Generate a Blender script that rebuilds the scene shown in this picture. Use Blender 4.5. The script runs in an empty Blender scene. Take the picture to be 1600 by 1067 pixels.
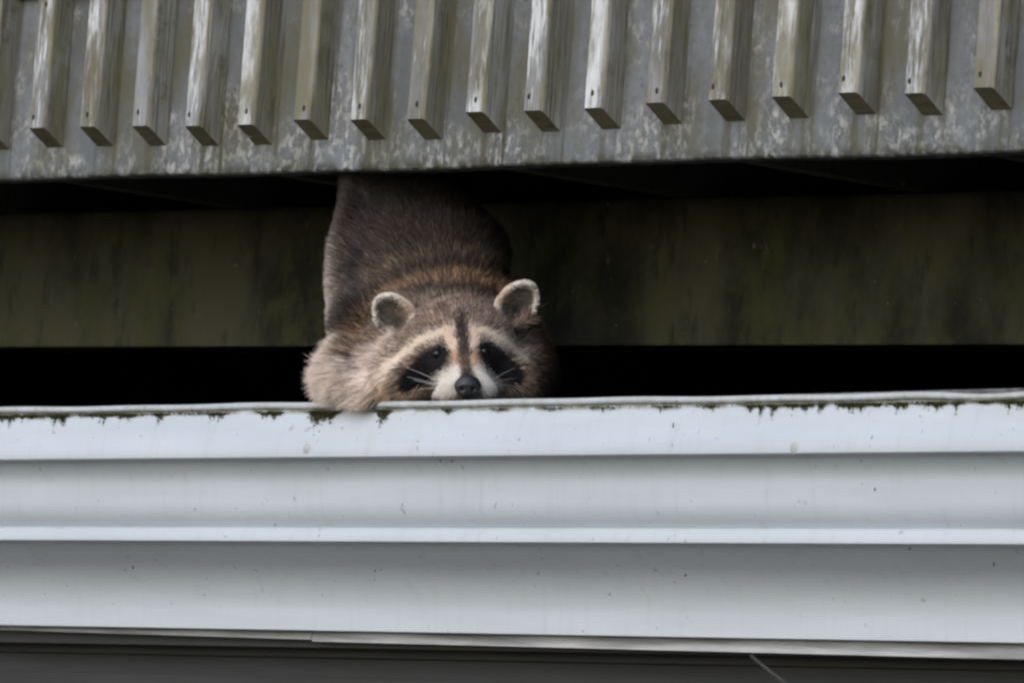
import bpy, bmesh, math, random
import numpy as np
from mathutils import Matrix, Vector

random.seed(7)
rng = np.random.default_rng(11)
sc = bpy.context.scene
C = sc.collection

# ------------------------------------------------------------------ camera
F = 11500.0                       # focal length in pixels of a 1600 px wide frame
PX = 0.00093                      # metres per such pixel at the raccoon
cx_ = np.array([10800., -32., -11500.]); cx_ /= np.linalg.norm(cx_)      # world X seen by the camera (right, down, forward)
t_ = F * F / 842.0
cz_ = np.array([0.075 * t_, -t_, F]); cz_ -= cx_ * cz_.dot(cx_); cz_ /= np.linalg.norm(cz_)
cy_ = np.cross(cz_, cx_); cy_ *= -1 if cy_[2] < 0 else 1
R = np.array([cx_, cy_, cz_])     # rows: world axes in camera space -> R @ cam_vec = world_vec
DIST = F * PX


def ray(px, py):
    return R @ np.array([(px - 800) / F, (py - 533) / F, 1.0])


CAM = -ray(800, 259) * DIST       # the world origin is the lower front edge of the deck's fascia


def at(px, py, Y):
    """world point on the vertical plane y = Y that lies along a line of sight measured in the photograph"""
    d = ray(px, py)
    return CAM + d * ((Y - CAM[1]) / d[1])


cam_d = bpy.data.cameras.new('camera')
cam = bpy.data.objects.new('camera', cam_d)
C.objects.link(cam)
right, down, fwd = R @ np.array([1., 0, 0]), R @ np.array([0, 1., 0]), R @ np.array([0, 0, 1.])
CR = Matrix([[right[i], -down[i], -fwd[i]] for i in range(3)])
cam.matrix_world = Matrix.Translation(Vector(CAM)) @ CR.to_4x4()
cam_d.sensor_width = 36
cam_d.lens = F / 1600 * 36
cam_d.clip_start = 0.1
cam_d.clip_end = 500
cam_d.dof.use_dof = True
cam_d.dof.focus_distance = DIST - 0.05
cam_d.dof.aperture_fstop = 8.5
sc.camera = cam

# ------------------------------------------------------------------ light
SUN_EL, SUN_AZ = 34, 275          # azimuth of the sun's side, degrees from +X counter-clockwise ... 270 = straight in front of the deck
w = bpy.data.worlds.new('World')
sc.world = w
w.use_nodes = True
nt = w.node_tree
sky = nt.nodes.new('ShaderNodeTexSky')
sky.sky_type = 'NISHITA'
sky.sun_disc = False
sky.sun_elevation = math.radians(SUN_EL)
SUN_DIR = Vector((math.cos(math.radians(SUN_EL)) * math.cos(math.radians(SUN_AZ)),
                  math.cos(math.radians(SUN_EL)) * math.sin(math.radians(SUN_AZ)), math.sin(math.radians(SUN_EL))))
sky.sun_rotation = math.atan2(SUN_DIR.x, SUN_DIR.y)
sky.air_density = 1.0
sky.dust_density = 1.5
sky.ozone_density = 1.0
nt.nodes['Background'].inputs['Strength'].default_value = 0.15
nt.links.new(sky.outputs[0], nt.nodes['Background'].inputs['Color'])
sun_d = bpy.data.lights.new('sun', 'SUN')
sun_d.energy = 0.5
sun_d.angle = math.radians(30)
sun_d.color = (1.0, 0.98, 0.95)
sun = bpy.data.objects.new('sun', sun_d)
C.objects.link(sun)
sun.rotation_euler = SUN_DIR.to_track_quat('Z', 'Y').to_euler()
sun.location = (0, -5, 8)
sc.view_settings.view_transform = 'Standard'
sc.view_settings.look = 'None'
sc.view_settings.gamma = 1.0
sc.view_settings.use_curve_mapping = False
sc.view_settings.exposure = 0.65
sc.cycles.filter_width = 2.6
sc.cycles.max_bounces = 8


# ------------------------------------------------------------------ helpers
def link(name, me, m=None, parent=None):
    o = bpy.data.objects.new(name, me)
    C.objects.link(o)
    if m is not None:
        me.materials.append(m)
    if parent is not None:
        o.parent = parent
    return o


def thing(name, label, cat, loc=(0, 0, 0), rot=(0, 0, 0)):
    o = bpy.data.objects.new(name, None)
    C.objects.link(o)
    o.location = loc
    o.rotation_euler = rot
    o.empty_display_size = 0.1
    o['label'] = label
    o['category'] = cat
    return o


def mesh_from(name, verts, faces, smooth=False):
    me = bpy.data.meshes.new(name)
    me.from_pydata([tuple(map(float, v)) for v in verts], [], faces)
    me.update()
    bm = bmesh.new(); bm.from_mesh(me)
    bmesh.ops.recalc_face_normals(bm, faces=bm.faces)
    bm.to_mesh(me); bm.free()
    if smooth:
        me.polygons.foreach_set('use_smooth', [True] * len(me.polygons))
    return me


def box(name, lo, hi, bevel=0.0, segs=2, cuts=0, wob=0.0):
    bm = bmesh.new()
    bmesh.ops.create_cube(bm, size=1.0)
    for v in bm.verts:
        v.co = Vector([lo[i] + (v.co[i] + 0.5) * (hi[i] - lo[i]) for i in range(3)])
    if bevel:
        bmesh.ops.bevel(bm, geom=bm.edges[:], offset=bevel, segments=segs, affect='EDGES', profile=0.6)
    me = bpy.data.meshes.new(name)
    bm.to_mesh(me); bm.free()
    return me


class NT:
    """tiny node-tree builder"""
    def __init__(self, name):
        self.m = bpy.data.materials.new(name)
        self.m.use_nodes = True
        self.t = self.m.node_tree
        self.b = self.t.nodes['Principled BSDF']
        self.tc = self.t.nodes.new('ShaderNodeTexCoord')

    def n(self, kind, **kw):
        nd = self.t.nodes.new(kind)
        for k, v in kw.items():
            if isinstance(k, str) and hasattr(nd, k):
                setattr(nd, k, v)
        return nd

    def set(self, sock, v):
        if hasattr(v, 'is_linked') or hasattr(v, 'links'):
            self.t.links.new(v, sock)
        else:
            sock.default_value = v

    def coords(self, scale=(1, 1, 1), rnd=0.0, loc=(0, 0, 0), src='Object'):
        mp = self.n('ShaderNodeMapping')
        mp.inputs['Scale'].default_value = scale
        mp.inputs['Location'].default_value = loc
        v = self.tc.outputs[src]
        if rnd:
            oi = self.n('ShaderNodeObjectInfo')
            mul = self.n('ShaderNodeVectorMath', operation='MULTIPLY_ADD')
            cmb = self.n('ShaderNodeCombineXYZ')
            for i, k in enumerate((1.0, 1.7, 2.3)):
                mm = self.math('MULTIPLY', oi.outputs['Random'], rnd * k)
                self.t.links.new(mm, cmb.inputs[i])
            ad = self.n('ShaderNodeVectorMath', operation='ADD')
            self.t.links.new(v, ad.inputs[0]); self.t.links.new(cmb.outputs[0], ad.inputs[1])
            v = ad.outputs[0]
        self.t.links.new(v, mp.inputs['Vector'])
        return mp.outputs[0]

    def noise(self, vec, scale=5, detail=4, rough=0.55, dist=0.0):
        nd = self.n('ShaderNodeTexNoise')
        self.t.links.new(vec, nd.inputs['Vector'])
        nd.inputs['Scale'].default_value = scale
        nd.inputs['Detail'].default_value = detail
        nd.inputs['Roughness'].default_value = rough
        nd.inputs['Distortion'].default_value = dist
        return nd.outputs['Fac']

    def math(self, op, a, b=0.0, c=0.0, clamp=False):
        nd = self.n('ShaderNodeMath', operation=op)
        nd.use_clamp = clamp
        self.set(nd.inputs[0], a); self.set(nd.inputs[1], b); self.set(nd.inputs[2], c)
        return nd.outputs[0]

    def ramp(self, v, a, b, lo=0.0, hi=1.0):
        nd = self.n('ShaderNodeMapRange')
        nd.interpolation_type = 'SMOOTHSTEP'
        self.set(nd.inputs['Value'], v)
        nd.inputs['From Min'].default_value = a; nd.inputs['From Max'].default_value = b
        nd.inputs['To Min'].default_value = lo; nd.inputs['To Max'].default_value = hi
        return nd.outputs['Result']

    def mix(self, f, a, b):
        nd = self.n('ShaderNodeMix', data_type='RGBA')
        self.set(nd.inputs['Factor'], f)
        for s, v in ((nd.inputs[6], a), (nd.inputs[7], b)):
            if isinstance(v, tuple):
                s.default_value = (*v, 1)
            else:
                self.t.links.new(v, s)
        return nd.outputs[2]

    def sep(self, vec):
        nd = self.n('ShaderNodeSeparateXYZ')
        self.t.links.new(vec, nd.inputs[0])
        return nd.outputs

    def finish(self, col, rough=0.6, bump=None, bd=0.002, spec=0.3):
        if isinstance(col, tuple):
            self.b.inputs['Base Color'].default_value = (*col, 1)
        else:
            self.t.links.new(col, self.b.inputs['Base Color'])
        self.set(self.b.inputs['Roughness'], rough)
        self.b.inputs['Specular IOR Level'].default_value = spec
        if bump is not None:
            bp = self.n('ShaderNodeBump')
            bp.inputs['Distance'].default_value = bd
            bp.inputs['Strength'].default_value = 1.0
            self.t.links.new(bump, bp.inputs['Height'])
            self.t.links.new(bp.outputs[0], self.b.inputs['Normal'])
        return self.m


# ------------------------------------------------------------------ materials
def mat_fascia():
    k = NT('weathered_grey_paint')
    o = k.coords()
    x, y, z = k.sep(o)[:3]
    base = k.mix(k.ramp(k.noise(k.coords((3, 3, 1.2)), 2.2, 5), 0.35, 0.65), (0.095, 0.105, 0.112), (0.165, 0.18, 0.20))
    base = k.mix(k.ramp(k.noise(k.coords((1, 1, 1), loc=(6, 1, 2)), 60, 5, 0.7), 0.35, 0.7, 0, 0.5), base, (0.085, 0.088, 0.078))
    # worn patches down to pale primer: broad soft-edged scuffs, then crisp flakes inside them; denser towards the wet lower edge
    n2 = k.noise(k.coords((1, 1, 0.8), loc=(3.1, 0, 1)), 9, 5, 0.65, 0.4)
    zz = k.ramp(z, 0.0, 0.15, 0.12, -0.01)
    worn = k.ramp(k.math('ADD', n2, zz), 0.50, 0.68, 0, 0.85)
    n1 = k.noise(k.coords((1, 1, 0.7)), 75, 8, 0.75)
    peel = k.math('MULTIPLY', worn, k.ramp(n1, 0.45, 0.56))
    c = k.mix(peel, base, k.mix(k.noise(k.coords(), 110, 4), (0.26, 0.255, 0.235), (0.50, 0.51, 0.50)))
    # green-brown run marks below and beside each baluster, broken up
    per = k.math('FRACT', k.math('ADD', k.math('DIVIDE', x, SPACING), PHASE))
    wob = k.math('MULTIPLY', k.math('SUBTRACT', k.noise(k.coords((1, 1, 0.3)), 24, 5), 0.5), 0.16)
    runs = None
    for pos, wd, am in ((0.02, 0.05, 0.75), (0.34, 0.035, 0.9), (0.98, 0.06, 0.8), (0.20, 0.03, 0.5)):
        d_ = k.math('ADD', k.math('ABSOLUTE', k.math('SUBTRACT', per, pos)), wob)
        v_ = k.ramp(d_, 0.0, wd, am, 0.0)
        runs = v_ if runs is None else k.math('MAXIMUM', runs, v_)
    runs = k.math('MULTIPLY', runs, k.ramp(k.noise(k.coords((1, 1, 0.2), loc=(8, 8, 0)), 10, 4), 0.32, 0.55))
    c = k.mix(runs, c, (0.055, 0.052, 0.03))
    alg = k.ramp(k.noise(k.coords((1, 1, 0.5), loc=(9, 0, 0)), 9, 6, 0.65), 0.42, 0.66, 0, 0.75)
    c = k.mix(alg, c, (0.085, 0.080, 0.042))
    eb = k.math('MULTIPLY', k.ramp(z, 0.0, 0.022, 1.0, 0.0), k.ramp(k.noise(k.coords(), 45, 5), 0.38, 0.58))
    c = k.mix(eb, c, (0.04, 0.038, 0.024))
    sp = k.ramp(k.noise(k.coords((1, 1, 1), loc=(1, 4, 4)), 130, 4), 0.62, 0.70, 0, 0.75)
    c = k.mix(sp, c, (0.05, 0.048, 0.036))
    h = k.math('ADD', k.math('MULTIPLY', peel, -0.6), k.noise(k.coords((1, 1, 0.2)), 90, 4))
    return k.finish(c, 0.6, h, 0.0014, 0.35)


def mat_baluster():
    k = NT('worn_baluster_paint')
    ox, oy, oz = k.sep(k.coords())[:3]
    e = k.math('MULTIPLY', k.math('SUBTRACT', k.noise(k.coords((1, 1, 0.35), rnd=6), 30, 4), 0.5), 0.02)
    # the weather side has kept paint over primer, the sheltered side is brown and green; the border wanders along the arris
    front = k.math('MULTIPLY', k.ramp(k.math('ADD', oy, e), 0.004, 0.014, 1, 0), k.ramp(k.math('ADD', ox, e), BW - 0.010, BW - 0.001, 1, 0))
    tone = k.noise(k.coords((1, 1, 0.35), rnd=9), 7, 5, 0.6)
    side = k.mix(k.ramp(tone, 0.35, 0.65), (0.21, 0.193, 0.145), (0.40, 0.385, 0.34))
    side = k.mix(k.ramp(k.noise(k.coords((1, 1, 0.25), rnd=5), 26, 6, 0.7), 0.45, 0.65, 0, 0.75), side, (0.22, 0.205, 0.085))
    side = k.mix(k.ramp(k.noise(k.coords((1, 1, 0.8), rnd=2), 16, 5, 0.7), 0.55, 0.7, 0, 0.7), side, (0.13, 0.11, 0.07))
    side = k.mix(k.ramp(k.noise(k.coords((6, 6, 0.3), rnd=3), 30, 4), 0.5, 0.72, 0, 0.7), side, (0.085, 0.075, 0.05))
    pnt = k.mix(k.ramp(k.noise(k.coords((1, 1, 0.4), rnd=7), 12, 4), 0.35, 0.65), (0.15, 0.145, 0.13), (0.26, 0.265, 0.27))
    n1 = k.noise(k.coords((3.2, 3.2, 0.35), rnd=4), 48, 8, 0.72, 0.3)
    n2 = k.noise(k.coords((1, 1, 0.6), rnd=11), 6, 4)
    oi = k.n('ShaderNodeObjectInfo')
    amt = k.math('MULTIPLY', k.math('SUBTRACT', oi.outputs['Random'], 0.4), 0.20)
    wt = k.ramp(k.math('ADD', k.math('ADD', n1, amt), k.math('MULTIPLY', k.math('SUBTRACT', n2, 0.5), 0.85)), 0.46, 0.60)
    fr = k.mix(wt, pnt, k.mix(k.noise(k.coords((1, 1, 0.5), rnd=4), 60, 4), (0.42, 0.42, 0.41), (0.70, 0.72, 0.74)))
    fr = k.mix(k.ramp(k.noise(k.coords((6, 6, 0.15), rnd=8), 45, 5, 0.65), 0.56, 0.66, 0, 0.85), fr, (0.075, 0.072, 0.055))
    fr = k.mix(k.ramp(k.noise(k.coords((1, 1, 0.35), rnd=6), 16, 6, 0.7), 0.42, 0.62, 0, 0.85), fr, (0.15, 0.135, 0.075))
    # dark runs below the nail heads
    c = k.mix(front, side, fr)
    h = k.noise(k.coords((4, 4, 0.15), rnd=4), 60, 5)
    h = k.math('ADD', h, k.math('MULTIPLY', wt, 0.5))
    return k.finish(c, 0.6, h, 0.0018, 0.35)


def mat_oldwood(name, a, b, green=0.5, gcol=(0.06, 0.062, 0.02)):
    k = NT(name)
    c = k.mix(k.ramp(k.noise(k.coords((1, 1, 0.4), rnd=3), 7, 5), 0.3, 0.7), a, b)
    c = k.mix(k.ramp(k.noise(k.coords((1, 1, 0.3), rnd=5), 16, 6, 0.65), 0.45, 0.7, 0, green), c, gcol)
    c = k.mix(k.ramp(k.noise(k.coords((1, 1, 0.8), rnd=8), 38, 5), 0.68, 0.76, 0, 0.8), c, tuple(min(1, v * 3.5) for v in b))
    c = k.mix(k.ramp(k.noise(k.coords((4, 4, 0.3), rnd=9), 18, 5), 0.55, 0.75, 0, 0.7), c, tuple(v * 0.3 for v in a))
    return k.finish(c, 0.8, k.noise(k.coords((0.3, 1, 3), rnd=2), 40, 5), 0.002, 0.2)


def mat_beam():
    k = NT('mossy_beam_timber')
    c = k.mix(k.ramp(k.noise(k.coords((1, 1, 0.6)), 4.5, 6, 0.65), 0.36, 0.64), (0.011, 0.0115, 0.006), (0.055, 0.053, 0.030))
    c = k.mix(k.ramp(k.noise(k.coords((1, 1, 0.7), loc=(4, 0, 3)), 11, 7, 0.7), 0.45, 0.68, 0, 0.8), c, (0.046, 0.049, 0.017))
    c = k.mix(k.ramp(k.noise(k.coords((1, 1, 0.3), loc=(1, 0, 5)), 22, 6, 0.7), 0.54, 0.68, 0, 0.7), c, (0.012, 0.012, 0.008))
    c = k.mix(k.ramp(k.noise(k.coords((1, 1, 0.6), loc=(2, 7, 0)), 26, 6, 0.7), 0.64, 0.74, 0, 0.8), c, (0.11, 0.10, 0.075))
    c = k.mix(k.ramp(k.noise(k.coords((1, 1, 1), loc=(7, 7, 0)), 60, 3), 0.69, 0.74, 0, 0.8), c, (0.15, 0.13, 0.11))
    return k.finish(c, 0.8, k.noise(k.coords((1, 1, 1)), 30, 6), 0.004, 0.2)


def mat_gutter():
    k = NT('white_gutter_enamel')
    o = k.coords()
    x, y, z = k.sep(o)[:3]
    c = k.mix(k.ramp(k.noise(k.coords((0.5, 1, 4)), 5, 4), 0.3, 0.7), (0.455, 0.495, 0.53), (0.495, 0.535, 0.575))
    # rain streaks and dust
    st = k.noise(k.coords((1, 1, 0.05)), 60, 4, 0.6)
    c = k.mix(k.ramp(st, 0.50, 0.80, 0, 0.28), c, (0.36, 0.36, 0.33))
    # yellow-brown drips under the mossy seam
    edge = k.math('ADD', k.math('MULTIPLY', k.noise(k.coords((1, 1, 0.02)), 55, 5, 0.7), 0.075), k.math('MULTIPLY', k.noise(k.coords((1, 1, 0.02), loc=(5, 0, 0)), 9, 2), 0.05))
    dz = k.math('ADD', k.math('MULTIPLY', z, -1.0), -0.010)      # metres below the seam
    f = k.ramp(k.math('SUBTRACT', edge, k.math('ADD', dz, 0.050)), 0.0, 0.030, 0, 0.42)
    f = k.math('MULTIPLY', f, k.ramp(z, -0.10, -0.05))
    c = k.mix(f, c, (0.30, 0.27, 0.19))
    f2 = k.ramp(k.math('SUBTRACT', edge, k.math('ADD', dz, 0.060)), 0.0, 0.010, 0, 0.35)
    f2 = k.math('MULTIPLY', f2, k.math('MULTIPLY', k.ramp(z, -0.05, -0.03), k.ramp(z, -0.006, -0.010)))
    c = k.mix(f2, c, (0.07, 0.075, 0.03))
    sm = k.math('MULTIPLY', k.ramp(k.noise(k.coords((1, 1, 3)), 30, 4), 0.35, 0.6), k.math('MULTIPLY', k.ramp(z, -0.019, -0.013), k.ramp(z, -0.007, -0.010)))
    c = k.mix(sm, c, (0.24, 0.235, 0.19))
    spk = k.ramp(k.noise(k.coords((1, 1, 0.7), loc=(2, 2, 2)), 85, 2), 0.715, 0.735, 0, 0.5)
    c = k.mix(spk, c, (0.12, 0.12, 0.11))
    return k.finish(c, k.ramp(k.noise(k.coords(), 20, 3), 0.3, 0.7, 0.33, 0.5), k.noise(k.coords((0.2, 1, 1)), 9, 2), 0.0015, 0.4)


def mat_plain(name, col, rough=0.7, spec=0.3, var=0.35, scale=(1, 1, 1), ns=20):
    k = NT(name)
    c = k.mix(k.ramp(k.noise(k.coords(scale, rnd=4), ns, 5), 0.3, 0.7), tuple(v * (1 - var) for v in col), tuple(min(1, v * (1 + var)) for v in col))
    return k.finish(c, rough, k.noise(k.coords(scale), ns * 3, 4), 0.001, spec)


# balusters: measured lower-left front corners (photograph), giving position and height
BAL = [(-38, 204), (45, 200), (124, 198), (206, 197), (288, 197), (370, 195), (458, 187), (547, 187), (635, 186), (727, 175), (818, 173),
       (912, 169), (1008, 161), (1106, 156), (1205, 151), (1309, 145), (1413, 146), (1520, 137)]
BW, BD = 0.038, 0.040
bal_pts = [at(px, py, -BD) for px, py in BAL]
xs = np.array([p[0] for p in bal_pts])
fit = np.polyfit(np.arange(len(xs)), xs, 1)
SPACING = float(fit[0])
PHASE = float((-fit[1] / SPACING) % 1.0)
print('spacing', SPACING, 'resid mm', np.round((xs - np.polyval(fit, np.arange(len(xs)))) * 1000, 1), 'z', np.round([p[2] for p in bal_pts], 3))

M_fascia = mat_fascia()
M_bal = mat_baluster()
M_beam = mat_beam()
M_joist = mat_oldwood('dark_joist_timber', (0.05, 0.045, 0.035), (0.09, 0.08, 0.06), 0.3)
M_deck = mat_oldwood('deck_board_timber', (0.05, 0.045, 0.036), (0.08, 0.07, 0.055), 0.2)
M_gut = mat_gutter()
M_cut = mat_oldwood('cut_end_grain', (0.085, 0.075, 0.045), (0.12, 0.105, 0.065), 0.4)
M_nail = mat_plain('rusted_nail', (0.03, 0.022, 0.018), 0.7)
M_trim = mat_plain('weathered_grey_trim', (0.40, 0.41, 0.42), 0.75, 0.15, 0.35, (0.35, 1, 5), 14)
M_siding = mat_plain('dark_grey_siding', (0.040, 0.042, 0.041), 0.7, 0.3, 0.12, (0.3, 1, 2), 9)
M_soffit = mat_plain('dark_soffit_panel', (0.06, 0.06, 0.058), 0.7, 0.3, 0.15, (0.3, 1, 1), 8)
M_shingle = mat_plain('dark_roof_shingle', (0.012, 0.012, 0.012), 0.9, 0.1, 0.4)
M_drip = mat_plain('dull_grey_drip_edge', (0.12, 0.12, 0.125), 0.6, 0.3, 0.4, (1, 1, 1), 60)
M_dark = mat_plain('light_block_board', (0.012, 0.012, 0.011), 0.9, 0.1)  # for the added walls that keep the gap black
M_grass = mat_plain('pale_gravel', (0.10, 0.10, 0.092), 0.9, 0.1, 0.4, (1, 1, 1), 3)
M_cable = mat_plain('grey_cable_jacket', (0.045, 0.046, 0.044), 0.8, 0.1)
M_cap = mat_plain('painted_screw_cap', (0.40, 0.43, 0.42), 0.5, 0.3, 0.1)

# ------------------------------------------------------------------ setting: ground
GZ = CAM[2] - 1.6
gv, gf = [], []
N = 40
for j in range(N + 1):
    for i in range(N + 1):
        x = -150 + 300 * i / N; y = -150 + 300 * j / N
        gv.append((x, y, GZ + 0.15 * math.sin(x * 0.07) * math.sin(y * 0.05 + 1)))
for j in range(N):
    for i in range(N):
        a = j * (N + 1) + i
        gf.append((a, a + 1, a + N + 2, a + N + 1))
g = link('ground', mesh_from('ground', gv, gf, True), M_grass)
g['kind'] = 'structure'

# ------------------------------------------------------------------ the deck above
deck = thing('wooden_deck', 'peeling grey painted wooden deck with a row of square balusters above the white gutter', 'deck', (0, 0, 0))
XL, XR = -2.6, 3.2
FT, FB = 0.286, 0.0                                    # fascia: 0.286 m tall, lower edge at z = 0
# slightly eased, slightly wavy fascia board
vs, fs = [], []
prof = [(0.038, 0.0), (0.003, 0.0), (0.0, 0.003), (0.0, 0.07), (0.0, 0.14), (0.0, 0.21), (0.0, FT - 0.003), (0.003, FT), (0.038, FT)]
NX = 160
for i in range(NX + 1):
    x = XL + (XR - XL) * i / NX
    wv = 0.0012 * math.sin(x * 5.1) + 0.0008 * math.sin(x * 13.7 + 1)
    for (yy, zz) in prof:
        vs.append((x, yy, zz + (wv if zz < 0.01 else 0)))
n = len(prof)
for i in range(NX):
    for j in range(n):
        a = i * n + j; b = i * n + (j + 1) % n
        fs.append((a, b, b + n, a + n))
fs += [tuple(range(n)), tuple(range(NX * n, NX * n + n))]
link('fascia_board', mesh_from('fascia_board', vs, fs), M_fascia, deck)


def baluster_mesh():
    """square stick from the bevel-cut foot up to the handrail; origin at the lower front left corner"""
    bm = bmesh.new()
    H, dr, e = 1.02, 0.026, 0.0022
    e, e2 = 0.0025, 0.0065                                # the right-hand arris is worn rounder
    ring = [(0.0, e), (e * 0.3, e * 0.3), (e, 0), (BW - e2, 0), (BW - e2 * 0.62, e2 * 0.08), (BW - e2 * 0.29, e2 * 0.29), (BW - e2 * 0.08, e2 * 0.62), (BW, e2), (BW, BD - 0.0005), (0, BD - 0.0005)]
    levels = [0.0, 0.12, 0.3, 0.6, H]
    rows = []
    for lv in levels:
        row = []
        for (x, y) in ring:
            z = lv if lv else -dr * (y / BD)              # the foot is cut on a slant: the back reaches lower
            row.append(bm.verts.new((x, y, z)))
        rows.append(row)
    for a, b in zip(rows[:-1], rows[1:]):
        nr = len(ring)
        for i in range(nr):
            f_ = bm.faces.new((a[i], a[(i + 1) % nr], b[(i + 1) % nr], b[i]))
            f_.smooth = 3 <= i <= 6
    f1 = bm.faces.new(list(reversed(rows[0]))); f1.material_index = 1
    bm.faces.new(rows[-1])
    me = bpy.data.meshes.new('baluster')
    bm.to_mesh(me); bm.free()
    me.materials.append(M_bal); me.materials.append(M_cut)
    return me


def nail_mesh():
    bm = bmesh.new()
    bmesh.ops.create_cone(bm, cap_ends=True, segments=10, radius1=0.0030, radius2=0.0022, depth=0.0016)
    bmesh.ops.rotate(bm, verts=bm.verts, cent=(0, 0, 0), matrix=Matrix.Rotation(math.pi / 2, 3, 'X'))
    for v in bm.verts:
        v.co.z *= 1.7
    me = bpy.data.meshes.new('nail')
    bm.to_mesh(me); bm.free()
    me.materials.append(M_nail)
    return me


bmesh_bal, nail_me = baluster_mesh(), nail_mesh()
zfit = np.polyfit(xs, [p[2] for p in bal_pts], 1)
all_b = [(p[0], p[2]) for p in bal_pts]
for k_ in range(1, 9):
    all_b.append((xs[-1] + k_ * SPACING, float(np.polyval(zfit, xs[-1]))))
    if xs[0] - k_ * SPACING > XL + 0.05:
        all_b.append((xs[0] - k_ * SPACING, float(np.polyval(zfit, xs[0]))))
for i, (x, z) in enumerate(all_b):
    if x > XR - 0.06:
        continue
    b = bpy.data.objects.new('baluster', bmesh_bal); C.objects.link(b)
    b.parent = deck
    b.location = (x, -BD, z)
    b.rotation_euler = (0, math.radians(random.uniform(-0.45, 0.45)), math.radians(random.uniform(-0.2, 0.2)))
    for q in range(2):
        nl = bpy.data.objects.new('nail', nail_me); C.objects.link(nl)
        nl.parent = b
        nl.location = (BW * random.uniform(0.22, 0.6), -0.0004, 0.016 + random.uniform(0, 0.006) + q * random.uniform(0.17, 0.2))

link('handrail', box('handrail', (XL, -0.06, 0.92 + 0.11), (XR, 0.04, 0.92 + 0.15), 0.004), M_fascia, deck)
link('lower_rail', box('lower_rail', (XL, 0.0015, 0.36), (XR, 0.038, 0.44), 0.004), M_fascia, deck)
# joists run back from the fascia and rest on the beam
BEAM_Y = 0.40
for px in (-250, 95, 431, 790, 1160, 1545, 1950):
    p = at(px, 285, 0.04)
    link('joist', box('joist', (p[0] - 0.019, 0.0385, 0.002), (p[0] + 0.019, 1.6, 0.24), 0.002), M_joist, deck)
bz = at(800, 540, BEAM_Y)[2]
beam = link('beam', box('beam', (XL, BEAM_Y, bz), (XR, BEAM_Y + 0.08, 0.0005), 0.004), M_beam, deck)
y = 0.0
for k_ in range(12):
    link('deck_board', box('deck_board', (XL, y - 0.02 + 0.003 if k_ == 0 else y + 0.003, FT + 0.001), (XR, y + 0.138, FT + 0.028), 0.003), M_deck, deck)
    y += 0.1405
for k_ in range(12):                                   # underside sheathing between the joists, tight against the boards
    pass
# posts carrying the beam down to the ground, outside the picture on both sides
for x in (XL + 0.1, XR - 0.1):
    link('post', box('post', (x - 0.045, BEAM_Y + 0.0805, GZ - 0.3), (x + 0.045, BEAM_Y + 0.17, -0.002), 0.004), M_joist, deck)

# ------------------------------------------------------------------ gutter
GY = -0.03                                             # plane of the gutter's lip
pL, pR = at(0, 636.5, GY), at(1600, 610.5, GY)
tilt = math.atan2(pR[2] - pL[2], pR[0] - pL[0])
gut_o = at(800, 623, GY)
print('gutter tilt deg', math.degrees(tilt), 'lip z', gut_o[2])
gutter = thing('roof_gutter', 'long white moulded metal roof gutter stained with moss along its top lip', 'gutter',
               tuple(gut_o), (0, -tilt, 0))
GD = 0.135
# (inward y, z) from the lip downwards on the outside, back up on the inside
s_ = 0.92e-3
outer = [(0.004, -0.0005), (0.0015, 0.0005), (-0.0025, -0.0005), (-0.0045, -0.003), (-0.0045, -0.0065), (-0.002, -0.0095), (0.0015, -0.0105), (0.0022, -0.0125), (0.0015, -0.0165),
         (-0.0005, -0.018), (-0.0045, -0.040), (-0.0075, -0.056), (-0.0090, -0.058), (-0.0120, -0.0805), (-0.0115, -0.0822), (-0.0095, -0.0832), (0.006, -0.0838), (0.0095, -0.0855)]


def wall_(y, z, z1, steps, ang):
    """run down from z to z1; ang(u) is how far the surface leans back under itself (degrees, minus = faces up)"""
    out = []
    for q in range(1, steps + 1):
        u = (q - 0.5) / steps
        y += math.tan(math.radians(ang(u))) * (z - z1) / steps
        out.append((y, z + (z1 - z) * q / steps))
    return out


t2 = wall_(0.0095, -0.0855, -0.1815, 20, lambda u: (34 if u < 0.13 else 34 - 29 * min(1, (u - 0.13) / 0.20)) + 46 * max(0, (u - 0.62) / 0.38) ** 1.3)
outer += t2
yb = t2[-1][0]
outer += [(yb - 0.004, -0.1828), (yb - 0.012, -0.1838), (yb - 0.0135, -0.1850), (yb - 0.0185, -0.2020), (yb - 0.0180, -0.2038), (yb - 0.0150, -0.2046), (yb - 0.004, -0.2060)]
t3 = wall_(yb - 0.004, -0.2060, -0.3300, 24, lambda u: (54 if u < 0.22 else 54 - 50 * min(1, (u - 0.22) / 0.55) ** 0.9) - 3 * max(0, (u - 0.7) / 0.3))
outer += t3 + [(t3[-1][0] + 0.004, -0.3312)]
outer += [(GD - 0.01, -0.331), (GD, -0.330), (GD, -0.012), (GD, 0.002), (GD - 0.002, 0.002), (GD - 0.0022, -0.3275), (0.120, -0.3275), (0.120, -0.215), (0.060, -0.18), (0.036, -0.1), (0.006, -0.02), (0.005, -0.01)]
vs, fs = [], []
GX0, GX1, NG = -2.9, 3.6, 330
n = len(outer)
for i in range(NG + 1):
    x = GX0 + (GX1 - GX0) * i / NG
    wz = 0.0006 * math.sin(x * 9) + 0.0005 * math.sin(x * 23 + 2)
    wz += -0.0035 * math.exp(-((x - 0.93) / 0.07) ** 2)     # the dent in the lip near the right
    wy = 0.0010 * math.sin(x * 3.3 + 1)
    for j, (yy, zz) in enumerate(outer):
        f_ = 1.0 if (j < 9 or j > n - 4) else 0.0
        vs.append((x, yy + wy * (1 if j < n - 12 else 0), zz + wz * f_))
for i in range(NG):
    for j in range(n):
        a = i * n + j; b = i * n + (j + 1) % n
        fs.append((a, b, b + n, a + n))
me = mesh_from('gutter_channel', vs, fs, True)
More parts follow.
